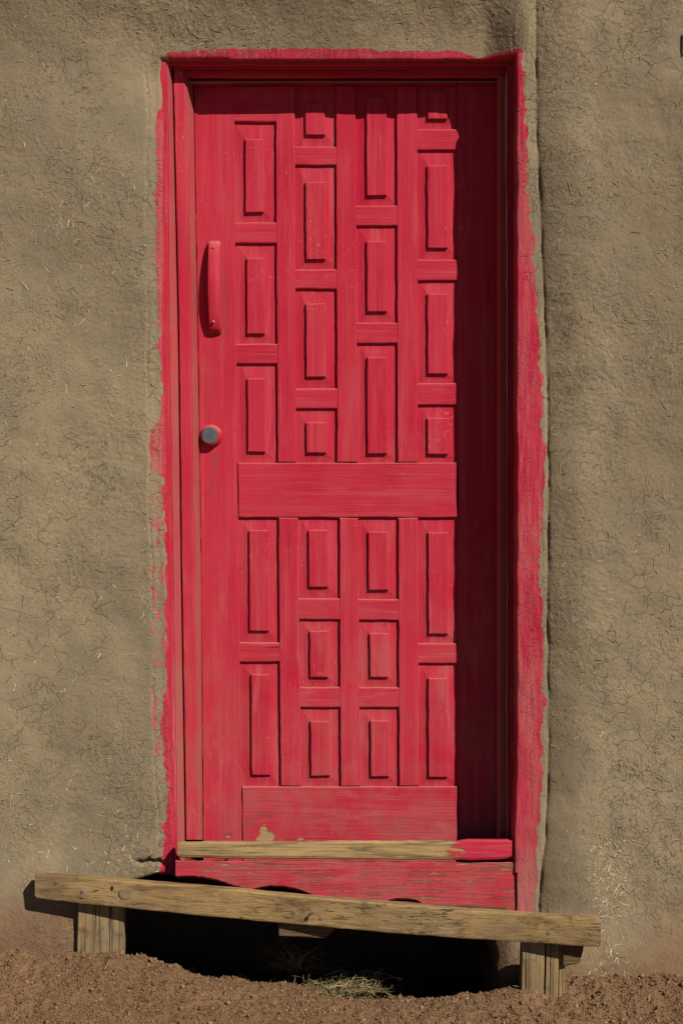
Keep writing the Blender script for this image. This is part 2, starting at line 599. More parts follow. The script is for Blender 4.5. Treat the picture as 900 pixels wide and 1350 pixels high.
WL = [(70, 210), (150, 213), (450, 214), (750, 219), (1000, 224), (1145, 230), (1300, 236)]     # plaster meets left jamb
GAPB = [(0, 1150), (165, 1152), (180, 1160), (690, 1300)]
XS = [(-40, 706), (0, 706), (80, 705), (150, 706), (350, 714), (500, 720), (650, 722), (800, 720), (1000, 722), (1100, 717), (1190, 709), (1350, 706)]
PR = [(60, 684), (80, 689), (200, 693), (300, 698), (400, 706), (480, 710), (500, 714), (560, 713), (600, 717), (660, 715), (700, 714), (760, 709), (790, 713), (850, 714), (930, 716), (1000, 713), (1100, 708), (1200, 703)]
PL = [(60, 218), (120, 214), (140, 207), (160, 203), (330, 204), (400, 207), (540, 212), (556, 205), (570, 194), (615, 199), (630, 213), (700, 216), (900, 218), (935, 213), (965, 209), (1000, 216), (1060, 220), (1090, 215), (1150, 211), (1200, 214)]
PT = [(200, 69), (215, 63), (260, 59), (400, 57), (490, 58), (500, 61), (600, 60), (620, 64), (632, 70), (645, 65), (690, 64)]


def wall_y(X, Z, fine=True):
    u, v = proj(X, -0.16 + 0 * X, Z)
    n1 = fbm(X * 40, Z * 40, 3, 3)
    # ---- distance outside the opening, in photograph pixels
    uL = line(v, WL) + 1.1 * fbm(Z * 24, 0 * Z, 28, 2); uR = np.where(v > 1000, 680 - 3 * sstep(1000, 1100, v), 680.0) + 1.5 * gnoise(Z * 9, 0 * Z, 8)
    vT = 72.0 + 1.0 * gnoise(X * 9, 0 * X, 9)
    q_door = np.maximum(np.maximum(uL - u, u - uR), vT - v)
    q_door = np.where(v > 1150, np.maximum(q_door, (v - 1150) * 1.0), q_door)
    # hollow washed out under the sill
    hl = 142 + 6 * gnoise(Z * 14, 0 * Z, 31); hr = np.where(v < 1204, 679.0, 655 + 14 * gnoise(Z * 12, 0 * Z, 32))
    ht = np.interp(u, [130, 150, 205, 270, 300, 684, 690], [1185, 1172, 1156, 1157, 1150, 1150, 1235])
    q_hol = np.maximum(np.maximum(hl - u, u - hr), ht - v)
    q = np.minimum(q_door, q_hol)
    # ---- outer face
    A = 0.136 - 0.030 * sstep(330, 60, v) + 0.00050 * np.clip(100 - v, 0, 150) ** 2 / 125.0 * (0.45 + 0.55 * sstep(60, 260, u)) * (1 - sstep(690, 745, u))
    strip = 0.174 + 0 * v
    xs = line(v, XS) + 1.5 * gnoise(Z * 14, 0 * Z + 3, 11) + 0.7 * gnoise(Z * 34, 0 * Z, 17)
    rampR = sstep(638, 698, u) * (v < 72.5) + (v >= 72.5) * sstep(640, 676, u)
    up = A + (strip - A) * rampR
    t = np.clip((u - xs) / 64.0, 0, 1)
    bul = 0.2 * np.sqrt(np.clip(1 - (1 - t) ** 2, 0, 1)) + 0.8 * (1 - (1 - t) ** 2)
    up = up + (0.208 - strip) * bul + 0.014 * sstep(0, 240, u - xs - 46)
    top = sstep(110, 0, v)
    # crack where the new plaster meets the old
    cr = np.exp(-((u - xs) / (1.7 + 1.3 * gnoise(Z * 16, 0 * Z, 13))) ** 2) * (1 - 0.9 * top)
    up = up - 0.0065 * cr * np.clip(0.45 + 1.1 * gnoise(Z * 9, 0 * Z, 14), 0, 1.2)
    # patched band beside the left jamb
    sd = uL - u
    band = sstep(26, 18, sd) * sstep(60, 110, v) * (u < 450)
    up = up - 0.007 * sstep(26, 8, sd) * (u < 450) * sstep(60, 110, v)
    seam = np.exp(-((sd - 21 - 3 * gnoise(Z * 6, 0 * Z, 15)) / 1.6) ** 2) * (u < 450)
    up = up - 0.0035 * seam * sstep(60, 100, v) * (0.5 + gnoise(Z * 5, 0 * Z, 16))
    # foot of the wall swells out
    up = up + 0.036 * sstep(0.40, 0.12, Z) * sstep(175, 120, u) + 0.03 * sstep(0.26, 0.02, Z) * (u > 720)
    # ---- relief
    wx = X + 0.03 * fbm(X * 5, Z * 5, 21, 2); wz = Z + 0.03 * fbm(X * 5, Z * 5, 22, 2)
    up = up + 0.010 * fbm(X * 2.1, Z * 1.7, 1, 3) * np.clip(q / 60.0, 0.15, 1) + 0.0026 * fbm(X * 8, Z * 6, 2, 3)
    if fine:
        rough = 0.45 + 0.9 * sstep(-0.25, 0.55, fbm(X * 2.6, Z * 2.2, 5, 3)) + 0.9 * band + 0.5 * sstep(95, 40, v) * (u < 720) + 0.35 * (u > 760)
        # short slanting trowel and straw marks
        a = 0.5 + 1.3 * fbm(X * 3.2, Z * 3.2, 6, 2)
        ca, sa = np.cos(a), np.sin(a)
        s1 = wx * ca + wz * sa; s2 = -wx * sa + wz * ca
        fib = fbm(s1 * 75, s2 * 170, 7, 2)
        lum = fbm(wx * 95, wz * 95, 4, 2)
        lum2 = fbm(wx * 30, wz * 30, 45, 2)
        on_strip = (u > 672) & (u < xs)
        rough = np.where(on_strip, 0.45, rough)
        rough = rough * np.where(q < 16, 0.6, 1.0)
        up = up + rough * (0.00055 * fib + 0.00055 * lum + 0.0004 * lum2)
        up = up + 0.0012 * fbm(wx * 4 + 1.5 * wz, wz * 11, 48, 3) * (~on_strip) * np.clip(q / 30.0, 0, 1)
        up = up + np.where(on_strip, 0.0012, 0) * fbm(X * 110, Z * 12, 46, 2)
    # crumbled break over the hollow, left of the sill
    brk = np.exp(-((v - (1139 + 5 * gnoise(X * 60, 0 * X, 51))) / 3.0) ** 2) * sstep(172, 186, u) * sstep(222, 210, u)
    up = up - 0.02 * brk
    # ---- the edge rolls over into the opening
    rr = np.where(u < 300, 6.0, 3.0)
    e = np.clip(1 - q / rr, 0, 1)
    up = up - np.where(u < 300, 0.014, 0.005) * (1 - np.sqrt(np.clip(1 - e * e, 0, 1)))
    deep = np.where(v > 1150, -0.30, np.where(u < 400, 0.05, -0.02))
    up = np.where(q < 0, deep, up)
    # ---- red paint
    nz = fbm(X * 26, Z * 34, 33, 4); ns = fbm(X * 90, Z * 16, 34, 3)
    pl = u - line(v, PL) + 3.0 * nz + 2.5 * ns
    pr = line(v, PR) - u + 3.6 * nz + 2.2 * ns + 2.4 * fbm(Z * 5, 0 * Z, 38, 4)
    pt = v - line(u, PT) + 1.4 * fbm(X * 34, Z * 26, 35, 4)
    inside = np.minimum(np.minimum(pl, pr), pt)
    paint = np.clip(0.5 + inside / 3.0, 0, 1) * (v < 1215)
    pat = ((v > 640) & (v < 720)) | ((v > 738) & (v < 880)) | ((v > 905) & (v < 1000))
    st = sstep(-0.05, 0.35, fbm(X * 95, Z * 22, 36, 4)) * sstep(192, 200, u) * (u < 235) * pat
    paint = np.maximum(paint, 0.85 * st)
    fade = 0.75 * ((v > 545) & (v < 625) & (u < 212)) * sstep(-0.4, 0.5, ns) + 0.45 * (u < 212) * (v > 150) + sstep(1080, 1180, v) * 0.8 * (u > 600) \
        + 0.8 * sstep(60, 25, inside * 0 + (v - 560)) * 0
    fade = np.clip(fade + 0.5 * st * (paint < 0.9) + 0.45 * sstep(-0.3, 0.7, fbm(X * 22, Z * 3.2, 37, 4)) * (u > 670), 0, 0.9)
    return -up, q, paint, fade


def tones(X, Z):
    """Slow changes of the mud's own colour and of where it has cracked or been splashed."""
    brk_ = sstep(-0.35, 0.15, fbm(X * 26, Z * 22, 72, 2))
    return {'big': sstep(-0.35, 0.35, fbm(X * 1.5, Z * 1.2, 61, 4)), 'mid': sstep(-0.15, 0.55, fbm(X * 11, Z * 11, 62, 4)),
            'gate_a': sstep(0.0, 0.35, fbm(X * 3.1, Z * 2.7, 63, 4)) * brk_, 'gate_b': sstep(0.05, 0.45, fbm(X * 4.7, Z * 4.1, 64, 4)) * sstep(-0.30, 0.2, fbm(X * 40, Z * 34, 73, 2)),
            'soft': 0.5 + 0.5 * fbm(X * 14, Z * 3.5, 66, 4), 'coarse': 0.45 + 0.75 * sstep(-0.25, 0.35, fbm(X * 3.4, Z * 2.8, 67, 4)),
            'splash': sstep(0.36, 0.05, Z + 0.14 * fbm(X * 4, Z * 4, 65, 4))}




def axis(lo, flo, fhi, hi, st, coarse):
    a = np.arange(flo, fhi, st)
    l = np.linspace(lo, flo, max(2, int((flo - lo) / coarse) + 1))[:-1]
    h = np.linspace(fhi, hi, max(2, int((hi - fhi) / coarse) + 1))
    return np.concatenate([l, a, h])


xa = axis(-3.0, -0.90, 0.90, 3.0, 0.0027, 0.03)
za = axis(-0.35, -0.02, 2.60, 3.4, 0.0027, 0.03)
GX, GZ = np.meshgrid(xa, za)
ny, nx = GX.shape
# let the sheet's own lines follow the edge of the opening
for i in range(ny):
    v_ = proj(0.0, -0.16, za[i])[1]
    if 72.5 < v_ < 1150:
        zi = np.array([za[i]])
        ul = float(line(v_, WL)) + 1.1 * float(fbm(zi * 24, 0 * zi, 28, 2)[0])
        ur = (680 - 3 * float(sstep(1000, 1100, v_)) if v_ > 1000 else 680.0) + 1.5 * float(gnoise(zi * 9, 0 * zi, 8)[0])
        for ue, sg_ in ((ul - 0.05, -1), (ur + 0.05, 1)):
            xe = P(ue, v_, -0.16).x
            GX[i, int(np.argmin(np.abs(xa - xe)))] = xe
zt_ = [P(450, 72.0 + 1.0 * float(gnoise(np.array([x * 9]), np.array([0.0]), 9)[0]) - 0.05, -0.16).z for x in xa]
for j in range(nx):
    if 212 < proj(xa[j], -0.16, 2.3)[0] < 684:
        GZ[int(np.argmin(np.abs(za - zt_[j]))), j] = zt_[j]
WY, WQ, WP, WF = wall_y(GX.ravel(), GZ.ravel())
Wyy = WY.reshape(ny, nx)
rim = np.zeros((ny, nx), bool); rim[0] = rim[-1] = True; rim[:, 0] = rim[:, -1] = True
Wyy = np.where(rim, 0.30, Wyy)
VV = np.stack([GX.ravel(), Wyy.ravel(), GZ.ravel()], -1)
qg = WQ.reshape(ny, nx)
qm = np.maximum(np.maximum(qg[:-1, :-1], qg[1:, 1:]), np.maximum(qg[:-1, 1:], qg[1:, :-1]))
wall = empty('adobe_wall', (0, 0, 0), 'tan mud-plastered adobe wall flecked with straw around the red door', 'wall')
me = grid_mesh('plaster', VV, nx, ny, qm > -0.2, True, dict(paint=WP, fade=WF, **tones(GX.ravel(), GZ.ravel())))
link('plaster', me, M['mud'], wall)


def box_mesh(name, x0, x1, y0, y1, z0, z1):
    v = [(x, y, z) for x in (x0, x1) for y in (y0, y1) for z in (z0, z1)]
    f = [(0, 1, 3, 2), (4, 6, 7, 5), (0, 4, 5, 1), (2, 3, 7, 6), (0, 2, 6, 4), (1, 5, 7, 3)]
    return mesh_from(name, v, f)


link('wall_core', box_mesh('wall_core', -2.98, 2.98, 0.075, 0.42, 0.24, 3.38), M['mud'], wall)
link('footing', box_mesh('footing', -2.98, 2.98, 0.36, 0.60, -0.34, 0.238), M['soil'], wall)


def straws(name, us, vs, Ls, wid, mat, lift, ang=None):
    n = len(us)
    Pts = np.array([P(u, v, -0.16)[:] for u, v in zip(us, vs)])
    ang = rng.uniform(0, math.pi, n) if ang is None else ang
    L = Ls * 0.001
    ca, sa = np.cos(ang), np.sin(ang)
    cx, cz = Pts[:, 0], Pts[:, 2]
    V = np.zeros((n, 12, 3))
    wv_ = rng.uniform(0.5, 1.2, n)
    bend = rng.normal(0, 0.035, n) * L
    for s, tt in enumerate((-0.5, 0.0, 0.5)):
        px = cx + ca * L * tt - sa * bend * (1 - 4 * tt * tt)
        pz = cz + sa * L * tt + ca * bend * (1 - 4 * tt * tt)
        py, q, *_ = wall_y(px, pz, True)
        if s == 0:
            ok = q > 2
        else:
            ok &= q > 2
        py = py - lift * rng.uniform(0.1, 1.2, n)
        w = wid * wv_ * (0.8 if s != 1 else 1)
        for c, (a, b) in enumerate(((-1, 0), (0, -1), (1, 0), (0, 1))):
            V[:, s * 4 + c, 0] = px - sa * w * a
            V[:, s * 4 + c, 1] = py + w * 0.8 * b
            V[:, s * 4 + c, 2] = pz + ca * w * a
    V = V[ok]
    f = []
    for s in range(2):
        for c in range(4):
            d = (c + 1) % 4
            f.append((s * 4 + c, s * 4 + d, s * 4 + 4 + d, s * 4 + 4 + c))
    f += [(0, 1, 2, 3), (8, 9, 10, 11)]
    o = link(name, bits_mesh(name, V, f, len(V)), mat, wall)
    o['kind'] = 'stuff'
    return o


def scatter(n, box, L0, L1):
    return rng.uniform(box[0], box[1], n), rng.uniform(box[2], box[3], n), L0 * 0.7 + rng.gamma(1.3, (L1 - L0) * 0.26, n)


sets = [scatter(70, (-20, 192, 260, 520), 8, 30), scatter(60, (-20, 192, 500, 760), 6, 20), scatter(85, (-20, 205, 760, 1150), 6, 26),
        scatter(25, (-20, 200, 20, 260), 6, 18), scatter(22, (735, 915, 20, 700), 6, 18), scatter(40, (735, 915, 700, 1150), 6, 24),
        scatter(40, (60, 215, 1100, 1160), 8, 24)]
uu = rng.normal(797, 14, 260); vv_ = rng.uniform(1100, 1292, 260)
sets.append((uu, vv_, 3 + rng.gamma(2.0, 3.4, 260)))
straws('straw', np.concatenate([s[0] for s in sets]), np.concatenate([s[1] for s in sets]), np.concatenate([s[2] for s in sets]), 0.0011, M['straw'], 0.0010)
mu = np.concatenate([rng.uniform(-25, 212, 4000), rng.uniform(724, 925, 3000), rng.uniform(190, 720, 1300)])
mv = np.concatenate([rng.uniform(-20, 1240, 4000), rng.uniform(-20, 1270, 3000), rng.uniform(-20, 64, 1300)])
km = fbm(mu * 0.006, mv * 0.005, 171, 3) + rng.normal(0, 0.12, len(mu)) > 0.02
mu, mv = mu[km], mv[km]
straws('chopped_straw', mu, mv, rng.gamma(2.2, 4.2, len(mu)) + 4, 0.0009, M['mudstraw'], 0.0007,
       np.where(rng.random(len(mu)) < 0.6, rng.normal(0.7, 0.55, len(mu)), rng.uniform(0, math.pi, len(mu))))

# ------------------------------------------------------------------ the door
DY = 0.0
door = empty('door', P(460, 1120, 0.0), 'red painted wooden door of staggered raised panels, closed, with pull and lock', 'door')
EDGE_L = [(100, 255), (150, 256), (450, 261), (750, 265), (1000, 267), (1140, 268)]
C1L = [(100, 308), (165, 309), (455, 311.5), (610, 313), (845, 316), (1035, 318.5), (1140, 319.5)]
C1R = [(100, 363), (290, 364), (455, 365), (610, 366), (682, 367), (850, 368), (1037, 370)]
C2L = [(100, 388), (200, 389), (360, 389), (610, 390.5), (682, 393), (790, 394), (1037, 397)]
C2R = [(100, 442), (200, 443), (610, 444), (682, 447), (906, 448), (1037, 449)]
C3L = [(100, 468), (270, 469.5), (610, 471), (682, 472), (906, 473.5), (1037, 475)]
C3R = [(100, 522), (270, 523), (610, 523.5), (682, 524.5), (1037, 526)]
C4L = [(100, 549), (200, 550), (610, 550.5), (682, 551), (1037, 552)]
C4R = [(100, 603), (610, 603.5), (1140, 604)]
EDGE_R = [(100, 654), (1140, 654)]


def upright(name, la, lb, v0, v1, yf, yb, mat, parent, bev=0.003):
    vs = np.linspace(v0, v1, max(2, int((v1 - v0) / 60) + 1))
    l = [(float(line(v, la)), v) for v in vs]
    r = [(float(line(v, lb)), v) for v in vs]
    c = [P(u, v, yf) for (u, v) in l] + [P(u, v, yf) for (u, v) in r[::-1]]
    return board(name, [(p.x, p.z) for p in c], yf, yb, mat, parent, bev)


TB, BB = 0.034, 1138
upright('stile', EDGE_L, [(a, b - 0.35) for a, b in C1L], 98, BB, 0.0, 0.045, M['red_stile'], door, 0.0025)
upright('stile', [(a, b + 0.35) for a, b in C4R], EDGE_R, 98, BB, 0.0, 0.045, M['red_v'], door)
for (la, lb) in ((C1R, C2L), (C2R, C3L), (C3R, C4L)):
    upright('mullion', la, lb, 112.4, 609.5, -0.0005, 0.044, M['red_v'], door, 0.0032)
    upright('mullion', la, lb, 682.8, 1036.6, -0.0005, 0.044, M['red_v'], door, 0.0032)


def level(name, v0, v1, la, lb, mat, bev=0.0035, yf=0.0, inset=0.3):
    c = pxq((float(line(v0, la)) + inset, v0), (float(line(v0, lb)) - inset, v0), (float(line(v1, lb)) - inset, v1), (float(line(v1, la)) + inset, v1), yf)
    return board(name, c, yf, 0.044, mat, door, bev)


level('top_rail', 98, 112, C1L, C4R, M['red_h'])
level('lock_rail', 610, 682.4, C1L, C4R, M['red_h'])
level('bottom_rail', 1037, BB, C1L, C4R, M['red_h_low'])
level('rail', 112.4, 161, C1L, C1R, M['red_h'], 0.0045, 0.0004, -2.2)


def panel(la, lb, v0, v1, bl, br, b0, b1):
    """A raised panel: splayed field in the recess and a thick block standing on it."""
    yr, yi, yb_ = 0.0092, 0.0056, -0.0022
    o = [(float(line(v0, la)) - 1.5, v0 - 1.5), (float(line(v0, lb)) + 1.5, v0 - 1.5), (float(line(v1, lb)) + 1.5, v1 + 1.5), (float(line(v1, la)) - 1.5, v1 + 1.5)]
    f = [(float(line(v0, la)) + 5.5, v0 + 7), (float(line(v0, lb)) - 5.5, v0 + 7), (float(line(v1, lb)) - 5.5, v1 - 5.5), (float(line(v1, la)) + 5.5, v1 - 5.5)]
    i = [(bl, b0), (br, b0), (br + 0.6, b1), (bl + 0.6, b1)]
    V = [P(u, v, yr) for u, v in o] + [P(u, v, yr - 0.001) for u, v in f] + [P(u, v, yi) for u, v in i]
    V += [Vector((p.x, 0.03, p.z)) for p in V[:4]]
    faces = [(8, 9, 10, 11)]
    for a in range(4):
        b = (a + 1) % 4
        faces += [(a, b, 4 + b, 4 + a), (4 + a, 4 + b, 8 + b, 8 + a), (12 + a, 12 + b, b, a)]
    faces.append((12, 13, 14, 15))
    pn = link('panel', mesh_from('panel', V, faces), M['red_v'], door)
    blk = board('raised_block', pxq(*i, yb_), yb_, 0.008, M['red_v'], None, 0.0028, 0.0010, 0.014)
    blk.parent = pn
    blk.matrix_parent_inverse = pn.matrix_parent_inverse.inverted() @ Matrix.Translation(-Vector(door.location)).inverted() @ Matrix.Identity(4) if False else Matrix.Identity(4)
    return pn


cols = [
    (C1L, C1R, [(161, 293, 323, 347, 183, 280), (321, 453, 325, 348.5, 340, 440), (480, 609.5, 326, 349.5, 499, 596)],
     [(682.6, 847, 328.5, 354, 699, 832), (873, 1036.6, 331, 356, 889, 1022)]),
    (C2L, C2R, [(112.5, 193, 402, 428, 136, 178), (218, 355, 402.5, 428.5, 240, 342), (381, 512, 403, 429, 400, 497), (539, 609.5, 403.5, 429.5, 557, 597)],
     [(682.6, 789, 406.5, 432, 699, 774), (817, 906, 408, 432.5, 832, 893), (933, 1036.6, 409, 434.5, 951, 1023)]),
    (C3L, C3R, [(112.5, 271, 482.5, 509, 128, 258), (298, 425, 483, 509.5, 318, 411), (453, 609.5, 483.5, 509.5, 471, 598)],
     [(682.6, 790, 485, 511, 701, 778), (818, 906, 487, 511.5, 835, 893), (933, 1036.6, 488, 512.5, 950, 1024)]),
    (C4L, C4R, [(112.5, 170, 563, 589, 122, 157), (198, 342, 563, 589.5, 218, 327), (370, 505, 563, 589.5, 387, 493), (534, 609.5, 563, 589.5, 551, 599)],
     [(682.6, 848, 564, 590, 702, 836), (875, 1036.6, 564, 589.5, 894, 1025)]),
]
for la, lb, up_, lo_ in cols:
    for grp in (up_, lo_):
        for k_, p_ in enumerate(grp):
            panel(la, lb, *p_)
            if k_ + 1 < len(grp):
                level('rail', p_[1], grp[k_ + 1][0], la, lb, M['red_h'], 0.0045, 0.0004, -2.2)

# pull handle: a bowed wooden grip with a foot at each end
hs = []
NH = 26
for i in range(NH + 1):
    t = i / NH
    v = 318 + 122 * t
    c = P(283 + 1.5 * t - 0.6 * math.sin(math.pi * t), v, 0.0)
    bow = math.sin(math.pi * min(1, max(0, t))) ** 0.55
    yo = -0.011 - 0.026 * bow
    yi = -0.001 if t < 0.07 or t > 0.93 else yo + 0.016
    w = 0.0165 + 0.0012 * math.sin(math.pi * t)
    if i in (0, NH):
        w *= 0.88; yo += 0.004
    sec = []
    for (a, b) in ((-1, 0.0), (-1, 0.6), (-0.78, 0.92), (-0.35, 1.0), (0.35, 1.0), (0.78, 0.92), (1, 0.6), (1, 0.0)):
        sec.append((c.x + a * w, yi + (yo - yi) * b, c.z))
    hs.append(sec)
handle = loft('pull_handle', hs, M['red_v'], door)
handle.data.shade_smooth(); handle.data.set_sharp_from_angle(angle=R(42))
for (u, v, yy) in ((281, 326, -0.026), (281.5, 424, -0.031)):
    c = P(u, v, yy)
    s_ = lathe('screw', c, [(0.0034, yy + 0.006), (0.0034, yy), (0.0022, yy - 0.001)], 10, M['red_edge'], None)
    s_.parent = handle

# lock: painted tapering collar with a zinc cylinder
c = P(278.3, 575, 0.0)
collar = lathe('lock_collar', c, [(0.0305, 0.0), (0.0300, -0.003), (0.0275, -0.008), (0.0245, -0.0185), (0.0238, -0.0205), (0.0225, -0.021)], 40, M['red_v'], door)
cc = Vector((c.x - 0.001, 0, c.z + 0.001))
cyl = lathe('lock_cylinder', cc, [(0.0215, -0.018), (0.0215, -0.0232), (0.0205, -0.0242), (0.0192, -0.0243), (0.0190, -0.0238), (0.0092, -0.0240), (0.0090, -0.0232), (0.0084, -0.0232), (0.0082, -0.0242), (0.002, -0.0243)], 40, M['lock'], door)
slot = board('keyhole', [(cc.x - 0.0010, cc.z + 0.0042), (cc.x + 0.0012, cc.z + 0.0042), (cc.x + 0.0010, cc.z + 0.0006), (cc.x + 0.0016, cc.z - 0.0046), (cc.x - 0.0008, cc.z - 0.0046), (cc.x - 0.0016, cc.z + 0.0010)],
             -0.0250, -0.0240, M['lock_dark'], None, 0.0002, 0.0, 0.1)
slot.parent = cyl

# ------------------------------------------------------------------ door frame
frame = empty('door_frame', P(455, 1200, -0.12), 'red painted timber door frame with rubbed jambs and a worn flaking sill', 'door frame')
R1 = [(70, 219), (150, 222), (300, 222.5), (450, 223.5), (750, 228.5), (1000, 232.5), (1145, 234)]
G1 = [(70, 227), (150, 229), (450, 235.5), (750, 239), (1000, 243), (1145, 245)]
R2 = [(90, 240), (110, 245), (150, 247), (450, 252), (750, 257), (1000, 260), (1140, 261)]
D2 = [(90, 254), (150, 256), (450, 261), (750, 265.5), (1000, 267), (1140, 268)]


def jamb(name, v0, v1, fn, mat, step=14):
    secs = []
    for i, v in enumerate(np.linspace(v0, v1, int((v1 - v0) / step) + 1)):
        secs.append([P(u, v, y) for (u, y) in fn(float(v))])
    return loft(name, secs, mat, frame)


def L_(pts, v):
    return float(line(v, pts))


def j1(v):
    n_ = 0.7 * wob(v * 0.02, 61); m_ = 0.5 * wob(v * 0.05, 62)
    a = L_(WL, v) - 9; b = L_(R1, v) + n_
    return [(a, 0.02), (a, -0.098), (b - 3, -0.099 - 0.001 * m_), (b - 1.0, -0.0985), (b, -0.096), (b + 0.4, -0.03), (b + 0.4, 0.02)]


jamb('jamb', 73, 1146, j1, M['red_jamb'])


def j1r(v):
    b = L_(R1, v) + 0.7 * wob(v * 0.02, 61); g = L_(G1, v)
    return [(b + 0.6, 0.02), (b + 0.5, -0.094), (b + 1.6, -0.093), (g - 1.2 + 0.3 * wob(v * 0.06, 66), -0.062), (g - 0.6, -0.05), (g - 0.6, 0.02)]


jamb('jamb_reveal', 76, 1145, j1r, M['red_reveal'])


def j2(v):
    n_ = 0.8 * wob(v * 0.021, 63); g = L_(G1, v) + 0.8 + 0.4 * wob(v * 0.04, 64)
    b = L_(R2, v) + n_
    return [(g, 0.018), (g, -0.056), (g + 1, -0.0585), (b - 2.5, -0.0585), (b - 0.8, -0.0575), (b, -0.054), (b, 0.018)]


jamb('door_stop', 88, 1107, j2, M['red_jamb'])


def j2r(v):
    b = L_(R2, v) + 0.8 * wob(v * 0.021, 63); d = L_(D2, v)
    return [(b + 0.3, 0.017), (b + 0.3, -0.0525), (b + 1.2, -0.0515), (d - 0.8, -0.006), (d - 0.4, 0.0), (d - 0.4, 0.017)]


jamb('stop_reveal', 90, 1107, j2r, M['red_reveal'])


def k1(v):
    n_ = 0.6 * wob(v * 0.02, 71)
    return [(694, 0.02), (694, -0.100), (671, -0.101), (669.5 + n_, -0.1), (668.6 + n_, -0.096), (668 + n_, 0.02)]


jamb('jamb', 86, 1146, k1, M['red_jamb'])


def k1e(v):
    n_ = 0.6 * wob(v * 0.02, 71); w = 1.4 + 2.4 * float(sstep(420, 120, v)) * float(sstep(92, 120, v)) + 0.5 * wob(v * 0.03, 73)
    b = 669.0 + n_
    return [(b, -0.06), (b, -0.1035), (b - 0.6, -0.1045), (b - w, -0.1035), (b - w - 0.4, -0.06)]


jamb('painted_lit_edge', 95, 1104, k1e, M['red_edge'])  # pale strip colours a lit sliver onto the shaded right jamb


def k2(v):
    n_ = 0.5 * wob(v * 0.02, 74)
    return [(667.5, 0.018), (667.5, -0.056), (659, -0.057), (657 + n_, -0.055), (653.5 + n_ * 0.5, -0.004), (653.5, 0.018)]


jamb('door_stop', 100, 1107, k2, M['red_reveal'])


def header(name, u0, u1, fn, mat, step=14):
    secs = []
    for u in np.linspace(u0, u1, int((u1 - u0) / step) + 1):
        secs.append([P(float(u), v, y) for (v, y) in fn(float(u))])
    return loft(name, secs, mat, frame)


def h1(u):
    n_ = 0.7 * wob(u * 0.03, 81); e = 86.0 + 0.8 * wob(u * 0.02, 82)
    return [(60, 0.02), (70, -0.086), (80.5 + n_, -0.0885), (82.3 + n_, -0.0900), (e - 0.4, -0.0900), (e + 0.8, -0.0875), (e + 2.0, -0.062), (e + 4.6, -0.061), (e + 5.4, -0.059), (e + 6.2, 0.02)]


header('head', 217, 690, h1, M['red_h'])


def h2(u):
    n_ = 0.6 * wob(u * 0.03, 83)
    return [(80, 0.018), (84, -0.045), (99 + n_, -0.046), (101 + n_, -0.044), (103.5 + n_, -0.036), (103.5, 0.018)]


header('head_stop', 238, 668, h2, M['red_h'])


def h3(u):
    n_ = 0.35 * wob(u * 0.02, 84); w = 4.2 - 1.6 * float(sstep(305, 310, u))
    return [(104, 0.016), (106.6 + n_, -0.032), (106.9 + n_, -0.0335), (106.6 + w + n_, -0.0335), (107.0 + w + n_, -0.030), (107.2 + w, -0.006), (107.2 + w, 0.016)]


header('head_bead', 243, 664, h3, M['red_reveal'])

# threshold and sill board under the door
secs = []
for u in np.linspace(234.5, 674.5, 60):
    s = (u - 234.5) / 440.0
    tv = 1109.0 - 1.3 * s + 0.9 * wob(u * 0.045, 91) - 1.8 * float(sstep(600, 612, u)) * float(sstep(676, 668, u))
    bv = 1131.5 + 3.0 * s + 0.9 * wob(u * 0.04, 92) - (2.0 * float(sstep(655, 674, u)))
    yf = -0.176 + 0.0015 * wob(u * 0.03, 93)
    e = 0.4 if 236 < u < 673 else 2.0
    secs.append([P(u, tv + e, -0.135), P(u, tv + e - 0.4, yf + 0.012), P(u, tv + 1.2 + e, yf + 0.002), P(u, tv + 4, yf), P(u, bv - 4, yf), P(u, bv - 1 - e, yf + 0.002), P(u, bv - e, yf + 0.007), P(u, bv - e, -0.135)])
th = loft('threshold', secs, M['thresh'], frame)
th['label'] = 'threshold worn to bare wood, red paint left at its right end'
secs = []
for u in np.linspace(231.5, 679.0, 90):
    s = (u - 231.5) / 447.5
    tv = 1134.0 + 3.0 * s + 0.5 * wob(u * 0.05, 95)
    bv = float(np.interp(u, [231, 250, 268, 285, 300, 318, 332, 344, 356, 372, 388, 404, 420, 500, 512, 524, 540, 552, 565, 680],
                         [1157, 1156, 1157.5, 1161, 1166, 1171, 1174, 1171, 1169, 1169.5, 1172, 1177, 1185, 1196, 1188, 1185.5, 1186, 1189, 1200, 1212]))
    bv += 0.6 * wob(u * 0.1, 97)
    yf = -0.166 + 0.001 * wob(u * 0.03, 96)
    secs.append([P(u, tv, -0.10), P(u, tv, yf + 0.003), P(u, tv + 1.2, yf), P(u, bv - 2, yf), P(u, bv, yf + 0.006), P(u, bv, -0.10)])
sb = loft('sill_board', secs, M['red_sill'], frame)
sb['label'] = 'flaking red board under the threshold, eaten away along its lower edge'

xl_, xr_ = P(236, 1140, -0.05).x, P(678, 1140, -0.05).x
link('added_light_stop', box_mesh('added_light_stop', xl_, xr_, -0.0985, 0.074, 0.252, P(450, BB, 0.0).z - 0.003), M['plank_dark'], frame)  # unseen block added behind the sill to stop sunlight leaking in

